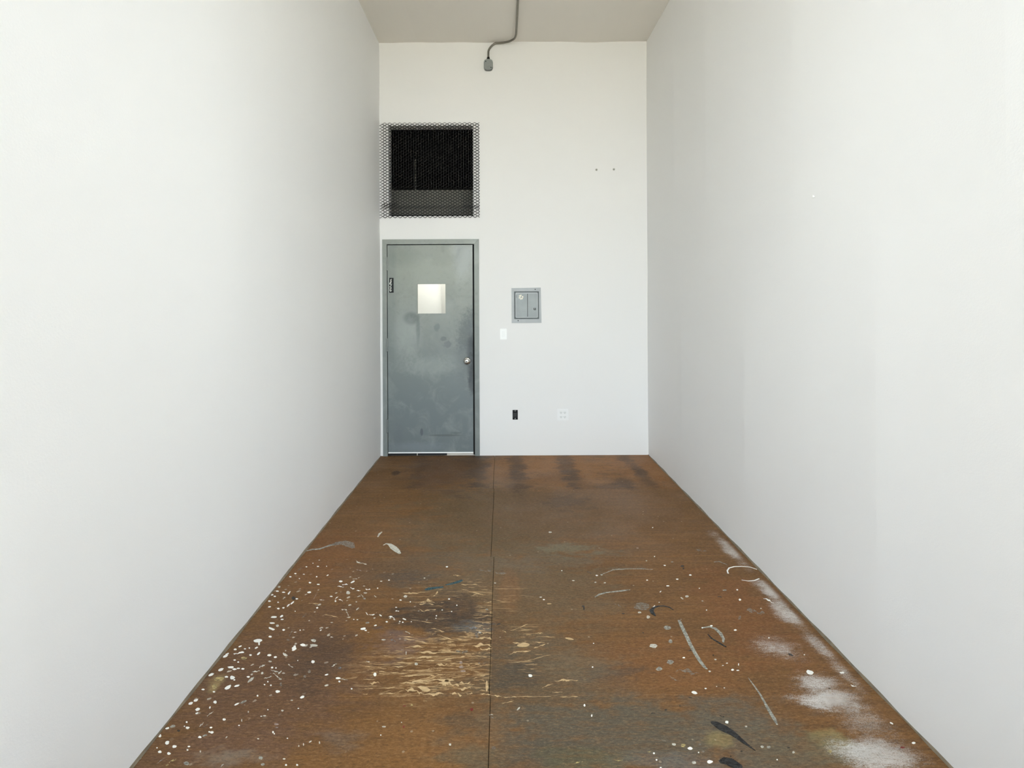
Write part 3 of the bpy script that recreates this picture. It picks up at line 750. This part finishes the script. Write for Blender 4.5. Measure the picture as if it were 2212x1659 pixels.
# ------------------------------------------------------------------ wall anchors and nail
M_anchor2 = plain('anchor hole', (128, 126, 116), .7)
M_anchor = plain('grey plastic anchor', (184, 182, 171), .6)
for px, py, lab in ((1288.5, 366.5, 'grey wall anchor on the back wall, left one of the pair'), (1326, 365.8, 'grey wall anchor on the back wall, right one of the pair')):
    q = bw(px, py)
    an = thing('wall_anchor', lab, 'wall anchor', (q[0], D, q[1]), 'pair of wall anchors')
    bm = bmesh.new(); lathe(bm, [(.013,.0003),(.012,.004),(.008,.0055)], (q[0], D, q[1]), (0,-1,0), 12); obj('collar', bm, M_anchor, an)
    bm = bmesh.new(); lathe(bm, [(.006,.005),(.0055,.0075)], (q[0]-.001, D, q[1]-.002), (0,-1,0), 10); obj('screw_hole', bm, M_anchor2, an)
q = rw(1759, 424)
nl = thing('nail', 'single white painted nail sticking out of the right wall', 'nail', (RX, q[0], q[1]))
bm = bmesh.new(); lathe(bm, [(.0022,0),(.0022,.006)], (RX-.0, q[0], q[1]), (-1,0,-.1), 10); obj('shank', bm, M_white, nl)
bm = bmesh.new(); lathe(bm, [(.0055,.0055),(.0065,.007),(.0045,.0085)], (RX, q[0], q[1]), (-1,0,-.1), 14); obj('head', bm, M_white, nl)

# ------------------------------------------------------------------ paint spilt on the floor
def paint(name, rgb, rough=.45, lo=None, hi=None, sc=(60.0, 110.0, 1.0)):   # lo..hi: how much of a worn film is left
    n = NT(name, rough); c = lin(rgb)
    f = n.noise(n.vm('MULTIPLY', n.P, sc), 1.0, 4, .75)
    if lo is not None:
        n.put(n.b.inputs['Alpha'], n.ss(f, .38, .62, lo, hi))
    return n.done(n.mix(n.noise(n.P, 90.0, 2), tuple(x*.93 for x in c), tuple(min(1, x*1.05) for x in c)))
PM = {'w': paint('white paint', (244, 242, 234)), 'o': paint('old white paint', (216, 211, 196), .5, .55, 1.0), 'g': paint('grey paint', (172, 170, 158), .5, .35, .95),
      't': paint('bare veneer', (216, 184, 137), .75, .7, 1.0, (22.0, 140.0, 1.0)), 'k': paint('black paint', (34, 34, 34), .4, .6, 1.0), 'b': paint('teal paint', (44, 80, 86), .5, .55, 1.0),
      'r': paint('red paint', (120, 34, 26)), 'y': paint('yellow paint', (200, 178, 120), .5, .25, .9), 'p': paint('pink paint', (182, 160, 148), .5, .3, .9), 's': paint('blue grey paint', (140, 148, 154), .5, .1, .8),
      'G': paint('thin grey paint', (158, 148, 134), .55, .05, .75)}
def poly_up(bm, pts, h):                    # flat film of paint with a tiny thickness
    top = [bm.verts.new((x, y, h)) for x, y in pts]; bot = [bm.verts.new((x, y, .0001)) for x, y in pts]
    try: bm.faces.new(top)
    except ValueError: return
    n = len(pts)
    for i in range(n): bm.faces.new((top[i], top[(i+1)%n], bot[(i+1)%n], bot[i]))
def inside(p): return (max(LX+.006, min(RX-.006, p[0])), p[1])
def drop_pts(px, py, w, h, ang, rs):
    pts = []
    a = math.radians(ang); el = max(w, h)/max(1e-3, min(w, h))
    if el > 4 and w > h:                     # long streak
        N = max(10, int(w*1.2)) if w > 12 else 10; N = min(N, 40); up, dn = [], []
        p1, p2, p3 = (rs.random()*6 for _ in range(3)); a0, a1 = .03 + .25*rs.random(), .03 + .25*rs.random()
        for i in range(N+1):
            q = i/N; env = min(1, q/a0)*min(1, (1-q)/a1)
            cy = h*.32*math.sin(p1 + q*5.5) + h*.2*math.sin(p2 + q*17)
            t = h*.5*env*max(.12, .55 + .45*math.sin(p3 + q*9) + .35*(rs.random()-.5))
            x_ = -w/2 + w*q + (rs.random()-.5)*w/N*.6
            up.append((x_, cy-t-.08)); dn.append((x_, cy+t*(.6+.7*rs.random())+.08))
        raw = up + dn[::-1]
    else:
        N = 11; raw = []
        for i in range(N):
            t = 2*math.pi*i/N; k = .82+.36*rs.random()
            raw.append((w/2*k*math.cos(t), h/2*k*math.sin(t)))
    for x, y in raw:
        X = px + x*math.cos(a) + y*math.sin(a); Y = py - x*math.sin(a) + y*math.cos(a)
        pts.append(inside(fl(X, Y)))
    return pts
small = {}
def spot(ox, oy, s, lst, default='w'):
    for it in lst:
        x, y, w, h = it[:4]; ang = 0; col = default
        for e in it[4:]:
            if isinstance(e, str): col = e
            else: ang = e
        px, py, w, h = ox + x/s, oy + y/s, w/s*(1 if col == 't' else .92), h/s*(1 if col == 't' else .84)
        rs = random.Random(int(px*31+py*17))
        hgt = .0006 + .0004*rs.random()
        if col == 't': hgt = .0003
        pts = drop_pts(px, py, w, h, ang, rs)
        if max(w, h) >= 10 and col != 't':
            bm = bmesh.new(); poly_up(bm, pts, hgt); obj('paint_drip' if max(w, h)/min(w, h) < 4 else 'paint_streak', bm, PM[col], floor)
        else:
            poly_up(small.setdefault(col, bmesh.new()), pts, hgt)
spot(280, 1380, 4.254, [(1180,18,80,36),(1190,40,16,50),(1512,88,50,40),(1592,56,50,24),(1692,18,44,30,'o'),(1692,60,70,28,'o'),(1000,132,100,14,5),(1035,124,40,18),(880,160,50,24,20),(895,140,40,14,20),(1015,70,40,14,20),(970,98,28,18),(1060,93,22,10),(1100,85,14,14),(1165,82,36,14,20),(1185,136,40,18,40),(1110,150,24,16),(1283,150,38,22),(1340,168,30,20),(1430,145,56,20,-30,'o'),(965,196,24,12),(998,214,20,14),(1050,178,60,30,'y'),(1290,208,36,14,'o'),(1218,250,70,18,35,'o'),(1310,265,26,16),(1345,268,16,12),(930,262,60,22),(965,280,40,16),(1000,272,30,12),(1040,276,30,18),(838,284,64,24,25),(750,330,56,26,20),(1160,300,80,12,15,'o'),(1218,316,24,26,'o'),(890,350,34,18),(942,356,48,36),(962,378,20,12),(1090,350,30,18),(1115,376,80,24,40,'o'),(1340,300,100,10,-20,'o'),(1350,340,90,10,-35,'o'),(1380,310,50,14,40,'o'),(1385,370,30,12,'o'),(1270,355,80,9,15,'o'),(1390,420,20,50,'G'),(905,446,70,32,30),(985,432,50,20,15),(675,466,28,18),(775,488,26,14),(1270,395,16,14),(1240,422,16,12),(1298,428,18,14),(1360,485,44,26),(610,565,50,24,20),(560,595,46,24,20),(785,582,30,34),(625,648,44,32,20),(618,684,34,14,20),(738,632,14,26,-20),(1175,524,18,18),(985,600,54,16,25),(1045,580,70,20,25,'g'),(1585,536,44,28,25),(870,742,30,24),(1006,796,18,12),(740,690,80,9,40,'o'),(525,766,20,16),(532,818,38,26),(504,804,14,12),(748,816,24,18),(755,860,36,24),(732,855,20,14),(645,904,34,22),(690,890,50,20,15,'g'),(395,805,60,26,15,'g'),(346,822,40,18,15),(270,890,46,36),(345,955,42,34,30),(412,990,44,28,15),(545,990,28,16),(532,1022,20,14),(277,1040,36,26),(360,1054,38,26),(252,1002,14,12),(80,1102,34,14,15),(520,1145,56,36,'g'),(345,1160,30,14,30,'y'),(395,1120,80,16,30,'y'),(1405,660,24,18,'o'),(1550,640,16,10),(1270,652,12,12),(1090,672,12,22,'o'),(1350,785,50,20,'p'),(1350,814,34,16,'p'),(1318,858,16,24),(1330,872,12,16),(1450,915,14,10),(1660,946,30,12,35,'o'),(1598,972,10,26,'o'),(1555,985,10,20,'o'),(1745,955,12,28,'o'),(1420,1104,28,14,'o'),(1437,1160,20,18),(1540,1160,20,18),(1225,1155,40,24,'g'),(1205,1095,40,36,'g'),(1180,920,20,14,'o'),(1915,362,50,20),(1960,372,100,6,-8,'o'),(1927,393,22,18),(1685,212,34,32),(1932,268,34,24,'s'),(1880,242,60,12,25,'o'),(1810,330,36,14,15),(1808,428,44,16,15,'o'),(1650,300,30,36,'G'),(1610,345,30,30,'G'),(2040,460,16,14),(2190,210,40,10,'o'),(660,790,60,16,55,'o'),(700,800,60,8,30,'G'),(450,845,30,20,'k'),(820,370,110,44,8,'y'),(780,440,50,50,'y'),(290,1120,120,10,35,'G'),(1480,250,60,9,-35,'o'),(1545,200,10,10),(890,905,24,10,40,'o'),(650,1035,14,22,'o'),(1030,750,10,30,'o'),(850,1165,40,10,45,'o'),(1240,708,30,10,'o'),(1490,565,26,12,'o'),(1210,712,20,10,'o')])
spot(580, 1120, 4.424, [(363,462,18,10),(473,458,24,10),(257,527,22,12),(208,557,24,14),(338,533,20,8),(460,557,16,14),(295,575,14,10),(395,614,26,16),(475,630,32,12),(690,602,34,20),(805,606,46,16,25),(730,632,60,10),(690,652,70,10,-5),(760,710,40,36,'o'),(800,668,44,10,-20),(860,690,40,8),(950,678,50,10,-5),(925,712,36,12,'o'),(895,740,44,10,-60,'o'),(918,768,26,18,'g'),(390,706,38,20),(100,655,30,22,'o'),(85,695,30,14),(30,730,40,16),(60,745,26,14),(145,706,34,14),(197,712,44,16,55),(150,760,36,9,50,'o'),(10,790,30,14),(92,802,18,12),(143,854,26,16),(95,862,26,18),(190,830,40,14,40),(228,806,48,16,40),(270,768,28,14),(10,845,30,16),(50,942,60,22),(125,935,36,20,30),(130,965,30,12),(35,1000,50,14),(85,1025,30,24,'o'),(30,1055,70,24,-20),(145,1066,28,18),(15,1130,36,20),(430,1165,50,26,'o'),(430,1212,70,22,'o'),(330,1210,52,28),(245,1248,50,28,40),(250,1222,26,22),(155,1300,50,22,-40),(10,1308,40,20),(465,854,22,16),(510,780,50,7,'o'),(430,812,100,7,'t'),(470,828,60,5,'o'),(255,887,12,10),(595,930,140,7,-10,'t'),(600,745,28,10),(650,760,40,9,40),(690,780,50,9,-25),(640,790,16,20),(725,873,60,12,-10,'o'),(755,910,50,8,-60,'o'),(850,865,40,12,40,'o'),(940,910,40,9,-40),(990,920,60,10,5),(1070,926,30,14,-30),(1175,942,60,14,-15),(1200,962,14,10),(1130,987,24,14),(1255,985,16,12),(1283,992,16,12),(1298,962,40,12,-20),(1365,987,14,8),(1230,885,40,8),(1220,850,20,9),(1262,780,24,12),(1355,797,12,12),(815,965,14,9),(850,968,18,8),(947,997,40,16,'g'),(905,1055,60,24,10),(930,1070,24,14),(1022,1022,28,12,15),(605,995,30,9,'o'),(500,1068,24,12,30),(303,1068,14,14),(255,1088,30,7),(605,1135,26,7),(1705,463,24,14),(1725,770,22,14),(1800,830,12,12),(1750,890,14,10),(1605,930,14,14),(1600,955,12,10),(1660,875,12,10),(1077,600,26,12,'o'),(1152,590,20,10),(1043,667,14,12),(2087,870,30,18,'g'),(1490,570,18,12,'o'),(890,428,110,11,-15,'o'),(850,412,36,8,-35,'o'),(865,495,50,6,-15,'p'),(825,578,50,6,'o'),(485,398,16,8,'o'),(555,457,10,10),(425,428,12,8),(565,543,22,9,30),(240,762,40,40,'k'),(450,735,110,5,60,'p'),(2070,498,130,18,-3,'G'),(2190,522,60,16,-5,'G'),(1600,720,70,12,45,'t'),(1390,712,210,12,3,'t'),(1510,790,120,26,'t'),(1510,818,140,8,'t'),(1800,545,70,10,'t'),(1920,632,160,8,'t'),(1960,705,240,8,-14,'t'),(2100,798,60,9,'t'),(1310,745,40,26,'o'),(340,930,70,12,50,'G'),(300,485,60,14,20,'G'),(215,1095,90,12,70,'G'),(1100,1160,40,12,'o'),(1190,1165,60,14,-20,'s'),(1330,1090,60,7,-30,'o'),(1950,1040,170,26,'s'),(2020,1090,30,16,'o'),(190,1165,40,16,-30,'G'),(1020,745,30,9,-40,'o')])
spot(1040, 1120, 3.352, [(497,100,28,13,'o'),(1253,276,10,8),(1327,340,18,9,-10),(1195,307,12,7,'o'),(1512,410,20,12),(1418,440,20,10),(1200,447,14,9),(1350,488,24,9),(1488,565,30,18,'o'),(1452,578,28,10,-35,'o'),(1853,517,14,10),(1870,588,16,18),(1297,530,16,7,40),(1578,506,10,8),(1600,598,14,8,'o'),(1760,520,30,10,'g'),(1630,664,10,8),(1287,608,12,7,'o'),(1145,681,28,14,'o'),(1208,713,28,26,'o'),(1248,638,28,8,40),(1348,792,56,36,'g'),(1246,923,62,36,'o'),(1368,890,32,34,'g'),(1368,1040,50,38,'g'),(1288,1090,52,34,'g'),(1465,1008,20,12),(1653,1108,18,12,'o'),(1695,1022,20,10,'o'),(1778,1048,16,6),(1862,1058,8,20),(1818,1096,22,14),(1856,1100,22,7),(1748,1065,14,6,'o'),(1665,778,20,12),(1600,792,16,10),(1838,808,24,11),(430,570,20,9,'o'),(452,588,16,8),(835,413,18,9),(870,408,20,12,'g'),(893,466,18,8,'o'),(582,378,10,6),(665,450,20,7,'o'),(98,468,16,8,'o'),(812,905,10,7),(805,1077,12,9),(352,1135,28,16),(490,618,32,8,'t'),(1130,214,20,8,'p'),(1240,66,10,6),(825,462,16,8,'o'),(1380,315,20,8,'g'),(1490,1110,190,34,-3,'G'),(1870,720,20,36,-20,'G'),(2080,595,90,12,-25),(1590,232,90,18,'G'),(990,630,60,10,-20,'G'),(780,392,40,6,-25,'k'),(1455,345,30,14,'k'),(1462,362,14,14,'k'),(1725,568,36,9,'k'),(742,650,12,36,'k'),(735,635,24,10,'k'),(1025,690,24,8,'k'),(1680,990,12,8,'k'),(1170,828,14,8,'k'),(1510,958,40,9,'k'),(130,762,60,10,35,'k'),(1000,368,70,6,'g'),(1170,362,60,9,'G'),(150,398,60,18,'G'),(1160,640,110,70,'G')])
spot(760, 1280, 4.096, [(205,725,30,36),(530,997,22,18,'y'),(1580,736,34,28),(283,1188,34,16,'o'),(256,1262,14,12),(870,1345,22,22,'o'),(2130,660,14,12),(2058,998,14,24,-20),(2122,1090,12,24),(1475,1028,44,14,45,'o'),(1232,1083,40,9,'o'),(1242,1106,26,14,'G'),(2005,1505,90,10,18,'y'),(1255,1375,36,26,'G'),(458,1188,22,20,'r'),(465,1005,26,10,'r'),(1060,1035,30,26,'r'),(440,1150,10,8,'o'),(1105,380,30,60,'G'),(570,632,34,26,'o'),(940,520,50,20,-10,'G'),(1150,625,80,12,'G'),(1000,525,60,24,20,'G'),(965,620,30,26,'p'),(970,660,40,26,'p'),(985,695,50,14,'p'),(480,535,10,36,'o')])
spot(760, 1280, 4.096, [(1150,468,170,26),(1190,500,110,14),(620,575,280,16),(420,655,140,10),(790,640,110,22,8),(570,735,300,9,2),(330,705,180,8,-5),(850,810,200,44),(720,780,380,22),(1000,800,100,20),(1000,850,110,24),(560,800,280,14,-2),(640,850,120,40,-20),(350,845,230,8,-2),(540,870,140,30,-12),(310,895,150,10),(700,895,240,22,-3),(930,900,90,18,-15),(1040,895,60,9),(1195,830,22,90),(1180,900,90,9),(1480,445,120,9),(1520,465,110,36),(1540,520,90,9),(1440,532,90,10,18),(1650,440,110,7),(1660,475,110,9,15),(1500,610,180,5,8),(1660,575,200,4,14),(1480,310,170,5,22),(1350,345,40,7,-30),(1900,778,210,16,4),(1730,825,110,8,22),(1925,408,70,18,-10),(1715,392,170,5,-2),(1660,358,70,8,8),(1280,915,90,12),(1400,925,120,7),(1600,920,330,4),(1920,922,160,6),(1820,882,90,4),(1380,970,110,5,12),(1180,405,120,18),(660,85,150,12),(690,155,110,7,6),(620,160,60,6,-30),(620,255,200,5,-8),(520,5,140,6),(1205,85,60,8),(1200,205,80,6),(1190,270,80,5),(1190,320,60,5),(1180,355,60,7),(760,330,120,9,-15),(840,400,180,9,-18),(700,530,260,22,3),(900,580,210,9,9),(560,425,220,8,-12),(560,480,180,16),(480,390,140,7,-8),(140,655,50,6,8),(150,768,100,5),(200,800,90,20),(150,850,80,5),(120,900,40,4),(1130,745,110,6,12),(1120,640,60,5,-10),(1090,695,80,4,-8),(300,560,100,5),(440,620,160,6),(640,600,180,8),(870,520,60,5),(1120,15,90,5),(1080,30,70,4)], 't')
spot(1260, 1380, 4.096, [(82,250,14,14),(983,476,60,26,-15),(1082,440,22,11),(1180,422,12,8,'o'),(1248,435,14,10,'o'),(1270,738,32,28),(1440,776,24,14,'o'),(2003,297,80,46,-20),(945,970,46,28),(800,934,44,22,-10,'o'),(980,1096,40,28,'o'),(1120,1090,54,34),(1060,1000,36,22,'G'),(1020,1006,14,12),(1860,1005,24,20,'o'),(2180,998,46,34,'y'),(1583,955,34,24,'o'),(1640,960,36,24,'g'),(625,1013,18,16),(648,1072,16,16),(75,680,12,26),(12,590,14,22),(1715,1070,14,14),(685,1140,20,10),(885,945,50,34,'y'),(320,1077,76,6,'y'),(580,1000,40,6,'y'),(800,352,120,14,-28,'G'),(700,900,160,7,-12,'G'),(985,910,40,8,-55,'G'),(1030,935,30,12,'G'),(1225,685,50,10,-10,'k'),(1815,965,26,14,'k'),(1305,1040,14,14,'k'),(1400,995,20,12,'k'),(945,520,30,9,'k'),(1150,145,14,10,'k'),(730,630,30,12,'k'),(615,660,40,8,'k'),(855,595,12,20,'k')])
spot(1560, 1250, 4.056, [(130,97,14,12),(155,185,22,18),(115,452,24,12),(720,668,12,9),(1050,824,40,20),(1150,940,60,10,-15),(410,520,12,12),(340,262,16,8,'o'),(25,100,36,12,'G'),(290,290,180,40,-3,'G'),(600,668,50,18,-25,'k'),(940,962,26,6,'k'),(1580,1480,40,16,'r'),(1485,1268,36,16,-30),(1676,1440,36,20)])
# named strokes
def stroke(name, pts, col):                 # (px, py, width in px): one continuous brush mark
    P2 = [Vector(fl(x, y)) for x, y, w in pts]; W = [w*fl(x, y)[1]/F/2 for x, y, w in pts]
    up, dn = [], []
    for i, p in enumerate(P2):
        d = (P2[min(i+1, len(P2)-1)] - P2[max(i-1, 0)]).normalized(); nn = Vector((-d.y, d.x))*W[i]
        up.append(inside(p+nn)); dn.append(inside(p-nn))
    bm = bmesh.new()
    for i in range(len(up)-1):
        v = [bm.verts.new((x, y, z)) for z in (.0001, .0009) for x, y in (up[i], up[i+1], dn[i+1], dn[i])]
        for f in ((0,3,2,1),(4,5,6,7),(0,1,5,4),(1,2,6,5),(2,3,7,6),(3,0,4,7)): bm.faces.new([v[j] for j in f])
    bmesh.ops.remove_doubles(bm, verts=bm.verts, dist=1e-6)
    return obj(name, bm, PM[col], floor)
stroke('paint_stroke', [(1467,1340,6),(1473,1354,8),(1483,1374,8),(1491,1392,8),(1502,1412,8),(1512,1428,8),(1521,1440,7),(1527,1446,4)], 'g')
stroke('paint_stroke', [(1416,1331,3),(1410,1325,9),(1407,1319,9),(1412,1313,6),(1422,1309.5,4),(1434,1309,4),(1446,1312,4),(1455,1318,2)], 'k')
stroke('paint_stroke', [(1536,1560,7),(1546,1564,16),(1558,1571,22),(1570,1577,20),(1582,1584,16),(1594,1593,12),(1606,1603,9),(1618,1612,5),(1632,1622,2)], 'k')
stroke('paint_stroke', [(1554,1646,6),(1566,1644,20),(1580,1648,26),(1594,1654,18),(1604,1657,6)], 'k')
stroke('paint_stroke', [(918,1274,5),(926,1272,11),(940,1270,9),(958,1268,6)], 'b')
stroke('paint_stroke', [(962,1264,3),(976,1261,7),(990,1257,9),(999,1253,5)], 'b')
stroke('paint_stroke', [(828,1178,2),(834,1174.5,4),(842,1176,8),(850,1183,14),(858,1190,12),(864,1196,5)], 'o')
stroke('paint_stroke', [(816,1160,2),(820,1153,5),(825,1149,3)], 'o')
stroke('paint_streak', [(661,1190,4),(675,1187,6),(690,1186,6),(702,1182,5),(716,1177,8)], 'g')
stroke('paint_streak', [(716,1178,8),(728,1174,16),(742,1172,20),(755,1176,22),(764,1184,6)], 'G')
stroke('paint_streak', [(1285,1290,2),(1295,1284,5),(1310,1280,4),(1330,1278,4),(1345,1276,5),(1361,1274,2)], 'g')
stroke('paint_stroke', [(1519,1356,3),(1532,1354,5),(1545,1358,8),(1556,1368,8),(1563,1380,6),(1562,1388,3)], 'g')
stroke('paint_stroke', [(1529,1370,2),(1537,1379,4),(1549,1386,5),(1560,1393,5),(1569,1398,3)], 'k')
stroke('paint_streak', [(1616,1464,1),(1628,1480,3),(1642,1500,4),(1652,1518,5),(1662,1536,7),(1672,1552,8),(1679,1566,3)], 'g')
stroke('paint_ring', [(1573,1239,3),(1571,1233,3),(1575,1227,3),(1586,1224,3),(1602,1223.5,2.5),(1620,1225,2),(1635,1230,2)], 'w')
stroke('paint_ring', [(1602,1253,1),(1616,1255,2),(1630,1254,2.5),(1640,1250,2.5)], 'w')
stroke('paint_streak', [(1542,1214,2),(1553,1213,5),(1566,1218,3),(1572,1221,2)], 'G')
stroke('paint_streak', [(1302,1240,1),(1325,1231,2),(1350,1229,2),(1380,1229,1.5),(1410,1230,1)], 'g')
NAMES = {'w': 'white', 'o': 'off_white', 'g': 'grey', 't': 'bare_wood', 'k': 'black', 'b': 'teal', 'r': 'red', 'y': 'yellow', 'p': 'pink', 's': 'blue_grey', 'G': 'dull_grey'}
for k, bm in small.items():
    o = obj('scraped_veneer' if k == 't' else NAMES[k] + '_paint_speckle', bm, PM[k], floor); o['kind'] = 'stuff'
